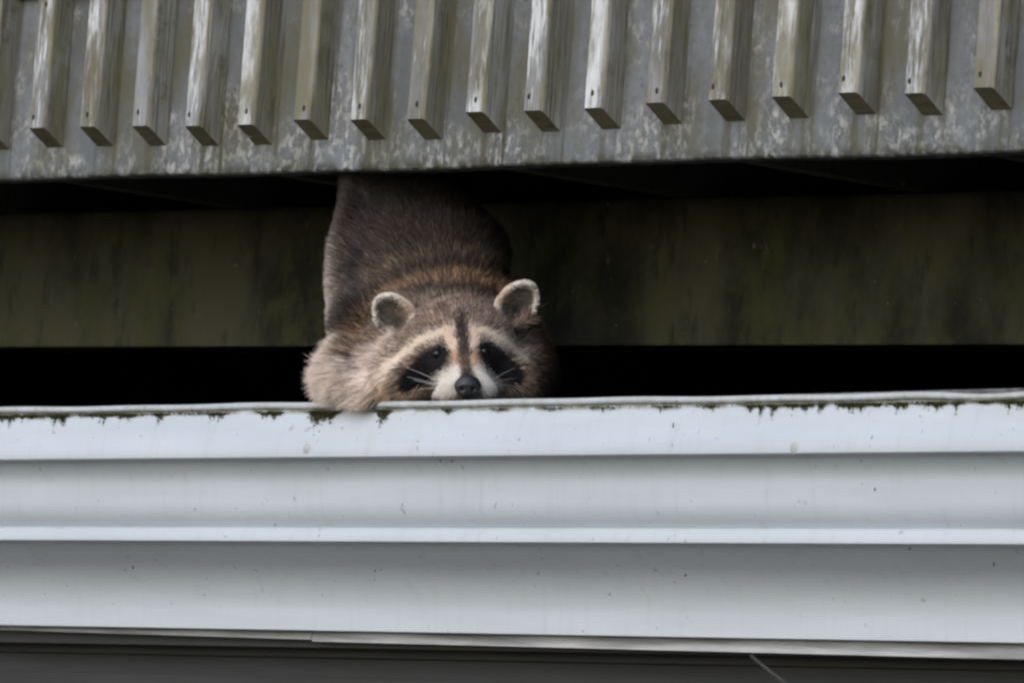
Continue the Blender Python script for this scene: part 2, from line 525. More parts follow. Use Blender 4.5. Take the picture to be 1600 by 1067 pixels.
gc = link('gutter_channel', me, M_gut, gutter)
md = gc.modifiers.new('edges', 'EDGE_SPLIT'); md.split_angle = math.radians(42)


def gut_local(px, py, yo):
    """place on the gutter's front at lip-local coordinates"""
    p = at(px, py, GY + yo)
    d = p - gut_o
    c, s = math.cos(tilt), math.sin(tilt)
    return (d[0] * c + d[2] * s, yo, -d[0] * s + d[2] * c)


for (px, py) in ((481, 702), (1243, 700)):
    bm = bmesh.new()
    bmesh.ops.create_uvsphere(bm, u_segments=20, v_segments=10, radius=1)
    for v in bm.verts:
        v.co = Vector((v.co.x * 0.0105, v.co.y * 0.0045, v.co.z * 0.0095))
    me = bpy.data.meshes.new('screw_cap'); bm.to_mesh(me); bm.free()
    me.polygons.foreach_set('use_smooth', [True] * len(me.polygons))
    o = link('screw_cap', me, M_cap, gutter)
    o.location = gut_local(px, py, -0.0085)

# moss in the seam below the lip: tufts of tiny leaflets, thick clumps where the photograph shows them
clumps = [(12, 22, 16), (40, 12, 8), (52, 8, 14), (92, 14, 22), (100, 8, 18), (60, 25, 6), (165, 16, 12), (198, 14, 18), (190, 8, 10), (250, 12, 14), (340, 18, 14), (420, 16, 14), (433, 9, 16),
          (491, 8, 30), (498, 8, 34), (506, 9, 28), (513, 6, 34), (522, 8, 28), (500, 14, 24), (515, 12, 20), (598, 9, 26), (603, 8, 20), (604, 7, 12), (700, 10, 8), (140, 20, 6), (300, 30, 4), (780, 12, 6), (1175, 10, 14), (1190, 6, 16), (1210, 9, 16),
          (1240, 14, 8), (1262, 12, 14), (1284, 5, 20), (1325, 16, 16), (1345, 14, 12), (1368, 8, 14), (1405, 12, 14), (1413, 6, 18), (1460, 18, 14), (1470, 9, 16), (1495, 9, 12), (1540, 12, 8),
          (1580, 18, 14), (1597, 10, 14), (860, 18, 5), (940, 25, 4), (1040, 22, 5), (1110, 18, 6), (1225, 60, 5), (1350, 70, 5), (1450, 60, 5), (60, 70, 4), (200, 60, 4)]
mv, mf, mc = [], [], []
for (px, hw, dp) in clumps:
    cnt = int(hw * dp * (1.5 if hw < 30 else 1.0))
    f1, f2_, p1, p2 = random.uniform(0.25, 0.45), random.uniform(0.7, 1.1), random.uniform(0, 6), random.uniform(0, 6)
    ytop = 645 + (622 - 645) * px / 1600 - 1
    for q in range(cnt):
        u = random.gauss(0, 0.5)
        dv = abs(random.gauss(0, 0.45)) * math.exp(-u * u * 1.2)
        pr = (0.5 + 0.5 * math.sin(u * hw * f1 + p1)) * (0.55 + 0.45 * math.sin(u * hw * f2_ + p2))
        lx, ly, lz = gut_local(px + u * hw, ytop + 4 + random.random() * 2.5 + dv * dp * (0.25 + 1.25 * pr), -0.001)
        yo = -0.0005 - 0.004 * (-lz - 0.016) / 0.022 - random.random() * 0.003
        c = Vector((lx, yo - 0.0005, lz))
        r = random.uniform(0.0006, 0.0016)
        d1 = Vector((random.gauss(0, 1), random.gauss(0, 1), random.gauss(0, 1))).normalized() * r
        d2 = Vector((random.gauss(0, 1), random.gauss(0, 1), random.gauss(0, 1.6))).normalized() * r * 1.2
        b = len(mv)
        mv += [c - d1, c + d2, c + d1, c - d2]
        mf.append((b, b + 1, b + 2, b + 3))
me = bpy.data.meshes.new('moss'); me.from_pydata([tuple(v) for v in mv], [], mf)
k = NT('moss_green')
M_moss = k.finish(k.mix(k.noise(k.coords(), 160, 3), (0.022, 0.027, 0.010), (0.075, 0.082, 0.032)), 0.9, None, 0, 0.1)
o = link('moss', me, M_moss, gutter)
o['kind'] = 'stuff'
# a few flecks of dirt and a short twig caught on the mouldings
deb = [(1421, 857, 5, 3), (1553, 880, 3, 6), (1367, 764, 2, 4), (1346, 720, 3, 2), (1071, 898, 3, 4), (208, 886, 2, 5), (586, 891, 2, 3), (430, 819, 4, 2), (1052, 664, 1, 8), (1363, 683, 2, 7), (688, 720, 2, 3), (706, 720, 2, 3), (585, 905, 1, 2)]
for (px, py, ww, hh) in deb:
    yo = -0.009 if py < 718 else (0.003 if py < 815 else (-0.001 if py < 850 else 0.030))
    if py in (857,):
        yo = 0.012
    bm = bmesh.new()
    bmesh.ops.create_icosphere(bm, subdivisions=1, radius=1)
    for v in bm.verts:
        v.co = Vector((v.co.x * ww * s_ * 0.55, v.co.y * 0.0016, v.co.z * hh * s_ * 0.6)) * random.uniform(0.75, 1.2)
    me = bpy.data.meshes.new('dirt_fleck'); bm.to_mesh(me); bm.free()
    o = link('dirt_fleck', me, M_nail, gutter)
    o.location = gut_local(px, py, yo)
    o.rotation_euler = (0, random.uniform(-0.5, 0.5), 0)

# ------------------------------------------------------------------ the house that carries the gutter
house = thing('house', 'dark grey house wall and eaves below the white gutter, in shade', 'house', (0, 0.3, GZ))


def hbox(name, lo, hi, m, bevel=0.0015):
    h = Vector((0, 0.3, GZ))
    return link(name, box(name, Vector(lo) - h, Vector(hi) - h, bevel), m, house)


def ramp_board(name, xl, xr, y0, y1, zl, zr, th, m):
    """board whose lower edge runs from zl to zr"""
    h = np.array((0, 0.3, GZ))
    v = [(xl, y0, zl), (xr, y0, zr), (xr, y1, zr), (xl, y1, zl), (xl, y0, zl + th), (xr, y0, zr + th), (xr, y1, zr + th), (xl, y1, zl + th)]
    f = [(0, 1, 2, 3), (4, 5, 6, 7), (0, 1, 5, 4), (1, 2, 6, 5), (2, 3, 7, 6), (3, 0, 4, 7)]
    return link(name, mesh_from(name, [np.array(p) - h for p in v], f), m, house)


FY = GY + GD + 0.004
# two lengths of trim board behind the gutter, butted at the joint; their lower edges show below it
a, b = at(-60, 981, FY), at(486, 998, FY)
zl = a[2] + (b[2] - a[2]) / (b[0] - a[0]) * (-2.9 - a[0])
ramp_board('trim_board', -2.9, b[0], FY, FY + 0.019, zl, b[2], 0.32, M_trim)
a2, b2 = at(490, 1001, FY), at(1600, 1029, FY)
zr = a2[2] + (b2[2] - a2[2]) / (b2[0] - a2[0]) * (3.6 - a2[0])
ramp_board('trim_board', b[0] + 0.002, 3.6, FY, FY + 0.019, a2[2], zr, 0.30, M_trim)
# a darker strip of moulding just behind, then the soffit and the lap siding of the wall
a3, b3 = at(0, 1016, FY + 0.06), at(1600, 1046, FY + 0.06)
sl = (b3[2] - a3[2]) / (b3[0] - a3[0])
ramp_board('frieze_board', -2.9, 3.6, FY + 0.06, FY + 0.08, a3[2] + sl * (-2.9 - a3[0]), a3[2] + sl * (3.6 - a3[0]), 0.20, M_siding)
for k_ in range(3):
    y0 = FY + 0.0195 + k_ * 0.0137
    ramp_board('soffit_strip', -2.9, 3.6, y0, y0 + 0.0125, a3[2] + 0.012 + sl * (-2.9 - a3[0]), a3[2] + 0.012 + sl * (3.6 - a3[0]), 0.02, M_soffit)
z0 = a3[2] + sl * (-2.9 - a3[0]); z1 = a3[2] + sl * (3.6 - a3[0])
k_ = 0
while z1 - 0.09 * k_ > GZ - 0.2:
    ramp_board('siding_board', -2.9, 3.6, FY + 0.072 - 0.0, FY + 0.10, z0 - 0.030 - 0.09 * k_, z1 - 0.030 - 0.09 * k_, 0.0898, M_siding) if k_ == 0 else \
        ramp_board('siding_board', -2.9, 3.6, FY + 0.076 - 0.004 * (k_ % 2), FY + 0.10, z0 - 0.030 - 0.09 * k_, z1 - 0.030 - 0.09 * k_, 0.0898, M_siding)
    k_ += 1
# drip edge and low roof behind the gutter (nearly all of it in black shade)
de_l, de_r = at(300, 640, FY), at(1600, 606, FY)
sd = (de_r[2] - de_l[2]) / (de_r[0] - de_l[0])
ramp_board('drip_edge', -2.9, 3.6, FY - 0.003, FY + 0.012, de_l[2] + sd * (-2.9 - de_l[0]) - 0.018, de_l[2] + sd * (3.6 - de_l[0]) - 0.018, 0.018, M_drip)
rz = gut_o[2] - 0.02
slope = 0.03
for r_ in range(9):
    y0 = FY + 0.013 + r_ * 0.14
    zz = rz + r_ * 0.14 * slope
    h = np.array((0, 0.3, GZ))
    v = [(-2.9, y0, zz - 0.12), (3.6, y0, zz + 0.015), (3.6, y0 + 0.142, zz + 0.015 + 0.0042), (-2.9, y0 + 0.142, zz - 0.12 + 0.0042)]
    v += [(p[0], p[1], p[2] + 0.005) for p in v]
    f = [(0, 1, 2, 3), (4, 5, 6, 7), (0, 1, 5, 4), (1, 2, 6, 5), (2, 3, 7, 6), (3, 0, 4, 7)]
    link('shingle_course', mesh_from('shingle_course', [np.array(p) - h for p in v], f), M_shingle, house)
hbox('shade_backing_wall', (-2.9, 1.40, rz - 0.2), (3.6, 1.45, 3.2), M_dark)  # dark wall added behind so the gap over the gutter stays black
for x0 in (XL - 0.05, XR):  # unseen end walls, added to shut light out of the gap
    hbox('light_block_wall', (x0, FY + 0.1, GZ), (x0 + 0.05, 1.45, 0.28), M_dark)

# thin cable hanging below the eaves
a, b = at(1174, 1024, 0.05), at(1240, 1080, -0.02)
cv = bpy.data.curves.new('cable', 'CURVE'); cv.dimensions = '3D'
spn = cv.splines.new('POLY'); spn.points.add(11)
for i in range(12):
    u = i / 11 * 3.0
    p = a + (b - a) * u
    p[2] += 0.004 * u * u
    spn.points[i].co = (*p, 1)
cv.bevel_depth = 0.0026; cv.bevel_resolution = 2
cb = bpy.data.objects.new('cable', cv)
me = bpy.data.meshes.new_from_object(cb)
me.name = 'cable'
me.materials.clear()
o = link('cable', me, M_cable)
o['label'] = 'thin grey cable hanging slantwise from the eaves below the gutter'; o['category'] = 'cable'

# ------------------------------------------------------------------ the raccoon
# Modelled in its own space: x right, y up, z towards the face's front, in units of PX.
OX, OY = 700.0, 628.0
org = at(OX, OY, GY) + fwd * 0.100
RS = PX
rac = thing('raccoon', 'brown raccoon with black eye mask, chin on the gutter lip under the deck', 'raccoon')
rac.matrix_world = Matrix.Translation(Vector(org)) @ CR.to_4x4()


def P3(px, py, v):
    return np.array([px - OX, OY - py, v], float)


ELL = [  # px, py, v, rx, ry, rv, in-plane turn (deg), blend k
    (714, 545, -18, 88, 66, 82, 0, 0),
    (716, 512, -20, 66, 46, 60, 0, 26),
    (640, 590, -14, 48, 33, 50, 8, 24),
    (792, 586, -20, 46, 36, 50, -8, 24),
    (718, 572, 48, 40, 32, 46, 0, 26),
    (728, 594, 80, 30, 25, 36, 0, 20),
    (712, 606, 78, 25, 17, 26, 0, 14),
    (747, 605, 78, 23, 17, 26, 0, 14),
    (726, 616, 50, 46, 14, 40, 0, 16),
    (700, 545, -100, 122, 78, 70, 0, 30),
    (700, 500, -160, 128, 78, 85, 0, 40),
    (668, 410, -215, 122, 100, 95, 12, 50),
    (640, 320, -260, 95, 110, 90, 8, 50),
    (618, 215, -280, 92, 90, 85, 0, 50),
    (552, 350, -250, 26, 85, 60, -8, 45),
    (540, 440, -225, 28, 70, 60, -6, 40),
    (534, 570, -120, 29, 44, 46, -6, 44),
    (552, 500, -165, 36, 52, 52, 0, 30),
    (562, 598, -80, 46, 28, 44, 0, 34),
    (600, 610, -40, 45, 18, 40, 0, 20),
    (612, 560, -90, 50, 55, 50, 0, 26),
    (826, 570, -120, 38, 62, 60, 10, 30),
    (810, 606, -50, 40, 18, 50, 0, 20),
    (612, 628, -62, 20, 10, 34, 0, 10),      # left forepaw tucked into the gutter
    (800, 630, -30, 20, 10, 34, 0, 10),      # right forepaw, hidden behind the lip
]
EARS = [  # px, py, v, semi width, semi height, turn, yaw
    (613, 492, -38, 34, 41, 40, -20),
    (808, 474, -38, 33, 43, -36, 20),
]


def build_sdf(h):
    lo = P3(455, 650, -400); hi = P3(900, 110, 140)
    nx = [int((hi[i] - lo[i]) / h) + 2 for i in range(3)]
    ax = [lo[i] + h * np.arange(nx[i], dtype=np.float32) for i in range(3)]
    X, Y, Z = np.meshgrid(*ax, indexing='ij')
    D = None
    for (px, py, v, rx, ry, rv, tn, kk) in ELL:
        c = P3(px, py, v)
        a = math.radians(tn)
        dx, dy, dz = X - c[0], Y - c[1], Z - c[2]
        u = dx * math.cos(a) + dy * math.sin(a); w_ = -dx * math.sin(a) + dy * math.cos(a)
        k0 = np.sqrt((u / rx) ** 2 + (w_ / ry) ** 2 + (dz / rv) ** 2)
        k1 = np.sqrt((u / rx ** 2) ** 2 + (w_ / ry ** 2) ** 2 + (dz / rv ** 2) ** 2) + 1e-6
        d = k0 * (k0 - 1) / k1
        if D is None:
            D = d
        else:
            hh = np.clip(kk - np.abs(D - d), 0, None) / kk
            D = np.minimum(D, d) - hh * hh * kk * 0.25
    # eye sockets: shallow hollows
    for (px, py) in ((683, 553), (757, 549)):
        pass
    for (px, py, v, rx, ry, tn, yw) in EARS:
        c = P3(px, py, v)
        a, b = math.radians(tn), math.radians(yw)
        dx, dy, dz = X - c[0], Y - c[1], Z - c[2]
        u = dx * math.cos(a) + dy * math.sin(a); w_ = -dx * math.sin(a) + dy * math.cos(a)
        u2 = u * math.cos(b) - dz * math.sin(b); z2 = u * math.sin(b) + dz * math.cos(b)

        def ell(uu, vv, zz, a1, b1, c1):
            k0 = np.sqrt((uu / a1) ** 2 + (vv / b1) ** 2 + (zz / c1) ** 2)
            k1 = np.sqrt((uu / a1 ** 2) ** 2 + (vv / b1 ** 2) ** 2 + (zz / c1 ** 2) ** 2) + 1e-6
            return k0 * (k0 - 1) / k1
        tp = 1 + 0.13 * np.clip(w_ / ry, -0.7, 1.2)
        u2 = u2 * tp
        outer_ = ell(u2, w_, z2, rx - 2, ry - 2, 24)
        inner_ = ell(u2, w_ - 1, z2 - 13, rx - 5, ry - 5, 26)
        d = np.maximum(outer_, -inner_)
        d = np.maximum(d, z2 - 9)
        hh = np.clip(9 - np.abs(D - d), 0, None) / 9
        D = np.minimum(D, d) - hh * hh * 9 * 0.25
    return D, lo, h


def surface_nets(D, lo, h):
    nx, ny, nz = D.shape
    cs = (nx - 1, ny - 1, nz - 1)
    S = D < 0
    acc = np.zeros(cs + (3,), np.float32); cnt = np.zeros(cs, np.float32)
    offs = [(0, 0, 0), (1, 0, 0), (0, 1, 0), (1, 1, 0), (0, 0, 1), (1, 0, 1), (0, 1, 1), (1, 1, 1)]

    def sub(A, o):
        return A[o[0]:o[0] + cs[0], o[1]:o[1] + cs[1], o[2]:o[2] + cs[2]]
    for i in range(8):
        for j in range(i + 1, 8):
            a, b = offs[i], offs[j]
            if sum(abs(a[q] - b[q]) for q in range(3)) != 1:
                continue
            m = sub(S, a) != sub(S, b)
            da, db = sub(D, a)[m], sub(D, b)[m]
            t = da / (da - db)
            p = np.array(a, np.float32)[None] + t[:, None] * (np.array(b, np.float32) - np.array(a, np.float32))[None]
            acc[m] += p; cnt[m] += 1
    act = cnt > 0
    idx = -np.ones(cs, np.int64)
    idx[act] = np.arange(act.sum())
    ijk = np.argwhere(act).astype(np.float32)
    V = (ijk + acc[act] / cnt[act][:, None]) * h + lo[None]
    quads = []
    for ax in range(3):
        o1, o2 = [(1, 2), (2, 0), (0, 1)][ax]
        sl0 = [slice(1, -1)] * 3; sl0[ax] = slice(0, -1)
        sl1 = list(sl0); sl1[ax] = slice(1, None)
        A, B = S[tuple(sl0)], S[tuple(sl1)]
        e = np.argwhere(A != B)
        flip = A[tuple(e.T)]
        base = e.copy()
        for q in range(3):
            if q != ax:
                base[:, q] += 1
        u1 = np.zeros(3, int); u1[o1] = 1
        u2 = np.zeros(3, int); u2[o2] = 1
        q0, q1, q2, q3 = base, base - u1, base - u1 - u2, base - u2
        Q = np.stack([idx[tuple(q.T)] for q in (q0, q1, q2, q3)], 1)
        Q[~flip] = Q[~flip][:, ::-1]
        quads.append(Q)
    return V, np.concatenate(quads)


D, lo, h = build_sdf(4.0)
V, Q = surface_nets(D, lo, h)
g0, g1, g2 = np.gradient(D, h)


def sample_grid(A, P):
    f = (P - lo) / h
    i = np.clip(np.floor(f).astype(int), 0, np.array(D.shape) - 2); t = f - i
    out = 0
    for a in (0, 1):
        for b in (0, 1):
            for c in (0, 1):
                wgt = (t[:, 0] if a else 1 - t[:, 0]) * (t[:, 1] if b else 1 - t[:, 1]) * (t[:, 2] if c else 1 - t[:, 2])
                out = out + wgt * A[i[:, 0] + a, i[:, 1] + b, i[:, 2] + c]
    return out


def seg_d(px, py, pts):
    """distance to a polyline and position along it"""
    best = np.full(px.shape, 1e9)
    for (x0, y0, r0), (x1, y1, r1) in zip(pts[:-1], pts[1:]):
        vx, vy = x1 - x0, y1 - y0
        t = np.clip(((px - x0) * vx + (py - y0) * vy) / (vx * vx + vy * vy), 0, 1)
        d = np.hypot(px - x0 - t * vx, py - y0 - t * vy) - (r0 + (r1 - r0) * t)
        best = np.minimum(best, d)
    return best


def poly_d(px, py, pts):
    """signed distance to a polygon"""
    d = np.full(px.shape, 1e9); ins = np.zeros(px.shape, bool)
    n_ = len(pts)
    for i in range(n_):
        x0, y0 = pts[i]; x1, y1 = pts[(i + 1) % n_]
        vx, vy = x1 - x0, y1 - y0
        t = np.clip(((px - x0) * vx + (py - y0) * vy) / (vx * vx + vy * vy), 0, 1)
        d = np.minimum(d, np.hypot(px - x0 - t * vx, py - y0 - t * vy))
        c = ((y0 > py) != (y1 > py)) & (px < (x1 - x0) * (py - y0) / (y1 - y0 + 1e-9) + x0)
        ins ^= c
    return np.where(ins, -d, d)


def sn(x, y, z, f, ph):
    return (np.sin(x * f + ph + 1.7 * np.sin(y * f * 0.8 + ph)) + np.sin(y * f * 1.1 + 2.1 * ph + 1.3 * np.sin(z * f + x * f * 0.6)) + np.sin(z * f * 0.9 + 3 * ph + x * f * 0.5)) / 3


def soft(d, w_):
    t = np.clip(0.5 - d / w_, 0, 1)
    return (t * t * (3 - 2 * t))[:, None]


MASK_L = [(710, 550), (695, 540), (680, 541), (667, 548), (646, 568), (627, 584), (622, 606), (634, 614), (657, 604), (681, 593), (698, 573)]
MASK_R = [(741, 550), (746, 538), (757, 535), (769, 538), (787, 553), (806, 568), (817, 586), (808, 603), (788, 600), (767, 585), (753, 570)]


def region_head(px, py, v):
    d = np.hypot((px - 708) / 150, (py - 556) / 94) - 1
    return soft(d * 100, 30)[:, 0] * np.clip((v + 100) / 40, 0, 1)


def coat(P, jitter):
    """fur colour (linear) and length for points given in model units"""
    px, py, v = P[:, 0] + OX, OY - P[:, 1], P[:, 2]
    n = len(px)
    big = sn(px, py, v, 0.045, 1.0); mid = sn(px, py, v, 0.13, 2.0)
    if jitter:
        px = px + rng.normal(0, 2.4, n); py = py + rng.normal(0, 2.6, n)
    A = lambda *c: np.array(c)[None]
    # body: dark grizzled brown with rusty rings behind the neck
    col = np.repeat(A(0.082, 0.063, 0.052), n, 0)
    m = soft(-(v + 165), 90)                                  # further back greyer brown
    col = col * (1 - 0.86 * np.clip((460 - py[:, None]) / 150, 0, 1)) * (1 - 0.8 * np.clip((px[:, None] - 700) / 90, 0, 1))  # upper back and right side darkened in colour, standing in for deck shade
    r = np.hypot((px - 705) / 1.20, (py - 575) / 1.0)         # rings round the head
    ring1 = np.exp(-((r - 135 - 4 * mid) / 9.0) ** 2)[:, None]
    ring2 = np.exp(-((r - 170 - 6 * mid) / 12.0) ** 2)[:, None]
    dk1 = np.exp(-((r - 116 - 4 * mid) / 10.0) ** 2)[:, None]
    dk2 = np.exp(-((r - 152) / 9.0) ** 2)[:, None]
    upper = (py < 560)[:, None]
    col = np.where(upper, col * (1 - 0.6 * dk1), col)
    col = np.where(upper, col * (1 - 0.45 * dk2), col)
    col = np.where(upper, col * (1 - ring1 * 0.75) + A(0.20, 0.125, 0.075) * ring1 * 0.75, col)
    rf = 1 - 0.7 * np.clip((px[:, None] - 720) / 80, 0, 1)
    col = np.where(upper, col * (1 - ring2 * 0.4 * rf) + A(0.15, 0.11, 0.08) * ring2 * 0.4 * rf, col)
    # pale flank on the left; the crease beside it has its shade painted in
    fl = soft(seg_d(px, py, [(541, 285, 10), (528, 360, 11), (515, 430, 13), (508, 500, 13)]), 22)
    flc = np.clip((py[:, None] - 330) / 150, 0, 1)  # flank darkens upwards with the back: same shade put into the colour
    fl = fl * (0.4 + 0.6 * flc)
    col = col * (1 - fl) + (A(0.06, 0.05, 0.044) * (1 - flc) + A(0.40, 0.34, 0.30) * flc) * fl
    cr = soft(seg_d(px, py, [(578, 310, 5), (566, 380, 8), (556, 450, 12), (540, 500, 14), (518, 512, 8)]), 24) * 0.85
    col = col * (1 - cr) + A(0.035, 0.030, 0.032) * cr
    # left shoulder and foreleg: pale
    leg = soft(seg_d(px, py, [(515, 545, 22), (508, 590, 34), (560, 605, 36), (585, 622, 18)]), 20)
    col = col * (1 - leg) + A(0.62, 0.53, 0.46) * leg
    lt = soft(seg_d(px, py, [(560, 592, 4), (590, 605, 5), (600, 618, 6)]), 16) * 0.75  # crease between cheek and leg: its brown shade is painted into the coat
    col = col * (1 - lt) + A(0.24, 0.165, 0.11) * lt
    dn = soft(seg_d(px, py, [(588, 512, 7), (584, 535, 9), (572, 562, 6)]), 16) * 0.85
    col = col * (1 - dn) + A(0.06, 0.05, 0.048) * dn
    # head
    H = region_head(px, py, v)[:, None]
    hc = np.repeat(A(0.185, 0.137, 0.108), n, 0)
    hc = hc * (1 + 0.25 * mid[:, None])
    cheek = soft(seg_d(px, py, [(612, 530, 8), (598, 556, 10), (582, 585, 14), (578, 606, 14)]), 16)
    hc = hc * (1 - cheek) + A(0.68, 0.58, 0.51) * cheek
    tan = soft(seg_d(px, py, [(612, 575, 8), (604, 600, 14), (622, 618, 12)]), 18) * 0.8
    hc = hc * (1 - tan) + A(0.46, 0.33, 0.235) * tan
    jaw = soft(seg_d(px, py, [(640, 618, 5), (665, 609, 5), (682, 604, 5)]), 8) * 0.9
    hc = hc * (1 - jaw) + A(0.40, 0.28, 0.20) * jaw
    rck = soft(seg_d(px, py, [(825, 575, 12), (828, 600, 14), (790, 612, 8)]), 22) * 0.8
    hc = hc * (1 - rck) + A(0.17, 0.12, 0.09) * rck
    rdk = soft(seg_d(px, py, [(803, 520, 3), (818, 540, 4), (836, 562, 6)]), 10) * 0.75
    hc = hc * (1 - rdk) + A(0.06, 0.05, 0.048) * rdk
    ldk = soft(seg_d(px, py, [(620, 528, 2), (604, 560, 3), (596, 578, 2)]), 8) * 0.55
    hc = hc * (1 - ldk) + A(0.08, 0.06, 0.05) * ldk
    br = soft(np.minimum(seg_d(px, py, [(709, 520, 8), (690, 525, 8), (664, 534, 9), (642, 549, 9), (620, 568, 9), (603, 588, 7)]),
                         seg_d(px, py, [(735, 519, 8), (754, 522, 8), (776, 531, 8), (798, 545, 8), (818, 562, 6)])), 8)
    hc = hc * (1 - br) + A(0.82, 0.71, 0.60) * br
    inn = soft(np.minimum(seg_d(px, py, [(702, 524, 9), (711, 547, 5)]), seg_d(px, py, [(740, 523, 8), (740, 547, 4.5)])), 6)
    hc = hc * (1 - inn) + A(0.74, 0.60, 0.47) * inn
    muz = soft(np.minimum(seg_d(px, py, [(700, 600, 20), (712, 578, 8)]), seg_d(px, py, [(756, 596, 15), (744, 574, 6)])), 8)
    hc = hc * (1 - muz) + A(0.78, 0.73, 0.675) * muz
    org_ = soft(np.minimum(seg_d(px, py, [(712, 554, 4), (715, 568, 4)]), seg_d(px, py, [(739, 554, 3.5), (742, 568, 4.5)])), 8) * 0.85
    hc = hc * (1 - org_) + A(0.58, 0.36, 0.25) * org_
    st = soft(seg_d(px, py, [(720, 492, 4), (721.5, 515, 7), (724, 540, 8), (728, 560, 7), (729, 574, 7), (730, 592, 11)]), 5)
    hc = hc * (1 - st) + A(0.055, 0.042, 0.038) * st
    so = soft(seg_d(px, py, [(727, 560, 5), (729, 570, 5)]), 8) * 0.4
    hc = hc * (1 - so) + A(0.20, 0.12, 0.09) * so
    mk = soft(np.minimum(poly_d(px, py, MASK_L), poly_d(px, py, MASK_R)) + 0.2, 5)
    hc = hc * (1 - mk) + A(0.011, 0.010, 0.011) * mk
    lo_ = soft(seg_d(px, py, [(655, 622, 4), (672, 617, 4), (690, 622, 3), (700, 628, 3)]), 6) * 0.85
    hc = hc * (1 - lo_) + A(0.04, 0.035, 0.035) * lo_
    edge_shade = np.clip((px[:, None] - 822) / 24, 0, 1)  # head and shoulder fade dark to the right, shade painted into the fur
    hc = hc * (1 - 0.6 * edge_shade)
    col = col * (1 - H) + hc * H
    col = col * (1 - 0.45 * edge_shade * (py[:, None] > 500))
    # lengths
    L = np.full(n, 24.0)
    L = L + 5 * big
    L = L * (1 - H[:, 0]) + H[:, 0] * 15
    face = np.exp(-(np.hypot((px - 727) / 50, (py - 582) / 45)) ** 2)
    L = L * (1 - 0.75 * face * H[:, 0])
    L = np.where(H[:, 0] * mk[:, 0] > 0.3, np.minimum(L, 6.5), L)
    L = np.where(H[:, 0] * br[:, 0] > 0.4, np.minimum(L, 9.5), L)
    tuft = np.clip((632 - px) / 45, 0, 1) * np.clip((py - 535) / 25, 0, 1) * (v > -165) * (1 - mk[:, 0]) * (1 - 0.45 * np.clip((py - 596) / 20, 0, 1))
    L = L + tuft * (18 + 11 * sn(px, py, v, 0.16, 3.3))
    # ears
    for (ex, ey, ev, rx, ry, tn, yw) in EARS:
        a = math.radians(tn)
        dx, dy = px - ex, -(py - ey)
        u = (dx * math.cos(a) + dy * math.sin(a)) / (rx * math.cos(math.radians(yw))); w_ = (-dx * math.sin(a) + dy * math.cos(a)) / ry
        u = u * (1 + 0.13 * np.clip(w_, -0.7, 1.2))
        q = np.hypot(u, w_)
        E = (q < 1.12) & (v > ev - 30) & (v < ev + 45) & ~((py > ey + 22) & (q > 0.7))
        rim = np.clip((q - 0.70) / 0.16, 0, 1)[:, None]
        side = 1.0 if ex < 700 else -1.0
        ec = A(0.15, 0.128, 0.108) * (1 - rim) + A(0.82, 0.76, 0.68) * rim
        tanf = np.clip((dx * side) / 30, 0, 1)[:, None] * np.clip((dy + 12) / 20, 0, 1)[:, None]
        ec = ec * (1 - tanf * 0.8) + A(0.42, 0.30, 0.20) * tanf * 0.8
        dkc = np.exp(-(np.hypot(dx - side * 8, dy + 12) / 13) ** 2)[:, None] * 0.85
        ec = ec * (1 - dkc) + A(0.018, 0.015, 0.014) * dkc
        col = np.where(E[:, None], ec, col)
        L = np.where(E, 5.0 + 4.5 * (q < 0.6), L)
    return np.clip(col, 0.004, 0.9), np.clip(L, 3.5, 52)


# body mesh, coloured like the coat
me = bpy.data.meshes.new('body')
me.from_pydata((V * RS).tolist(), [], Q.tolist())
me.update()
me.polygons.foreach_set('use_smooth', [True] * len(me.polygons))
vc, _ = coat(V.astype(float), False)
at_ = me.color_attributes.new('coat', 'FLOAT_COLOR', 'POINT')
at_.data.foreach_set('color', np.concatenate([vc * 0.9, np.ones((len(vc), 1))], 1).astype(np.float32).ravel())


def mat_attr(name, rough):
    k = NT(name)
    a = k.n('ShaderNodeAttribute'); a.attribute_name = 'coat'
    return k.finish(a.outputs['Color'], rough, None, 0, 0.15)


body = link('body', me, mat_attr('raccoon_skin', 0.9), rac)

# strands: area-weighted roots on the triangulated quads
T = np.concatenate([Q[:, [0, 1, 2]], Q[:, [0, 2, 3]]])
a_, b_, c_ = V[T[:, 0]], V[T[:, 1]], V[T[:, 2]]
cr = np.cross(b_ - a_, c_ - a_); ar = np.linalg.norm(cr, axis=1) * 0.5
ctr = (a_ + b_ + c_) / 3
nz = np.stack([sample_grid(g_, ctr) for g_ in (g0, g1, g2)], 1); nz /= np.linalg.norm(nz, axis=1)[:, None] + 1e-9
wt = ar * np.where(nz[:, 2] > -0.3, 1.0, 0.35)
facew = np.exp(-(np.hypot((ctr[:, 0] + OX - 715) / 110, (OY - ctr[:, 1] - 550) / 90)) ** 4) * (ctr[:, 2] > -80)
wt = wt * (1 + 2.2 * facew)
NS = 260000
ti = rng.choice(len(T), NS, p=wt / wt.sum())
r1, r2 = rng.random(NS), rng.random(NS)
s1 = np.sqrt(r1)
root = a_[ti] * (1 - s1)[:, None] + b_[ti] * (s1 * (1 - r2))[:, None] + c_[ti] * (s1 * r2)[:, None]
nrm = np.stack([sample_grid(g_, root) for g_ in (g0, g1, g2)], 1); nrm /= np.linalg.norm(nrm, axis=1)[:, None] + 1e-9
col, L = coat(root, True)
px, py, v = root[:, 0] + OX, OY - root[:, 1], root[:, 2]
# keep the eyes and nose clear
keep = np.ones(NS, bool)
for (ex, ey, er) in ((683.5, 553, 8.5), (757, 549.5, 8)):
    keep &= ~((np.hypot(px - ex, (py - ey) * 1.1) < er) & (v > 0))
keep &= ~((np.hypot((px - 731) / 21, (py - 603) / 19) < 1) & (v > 60))
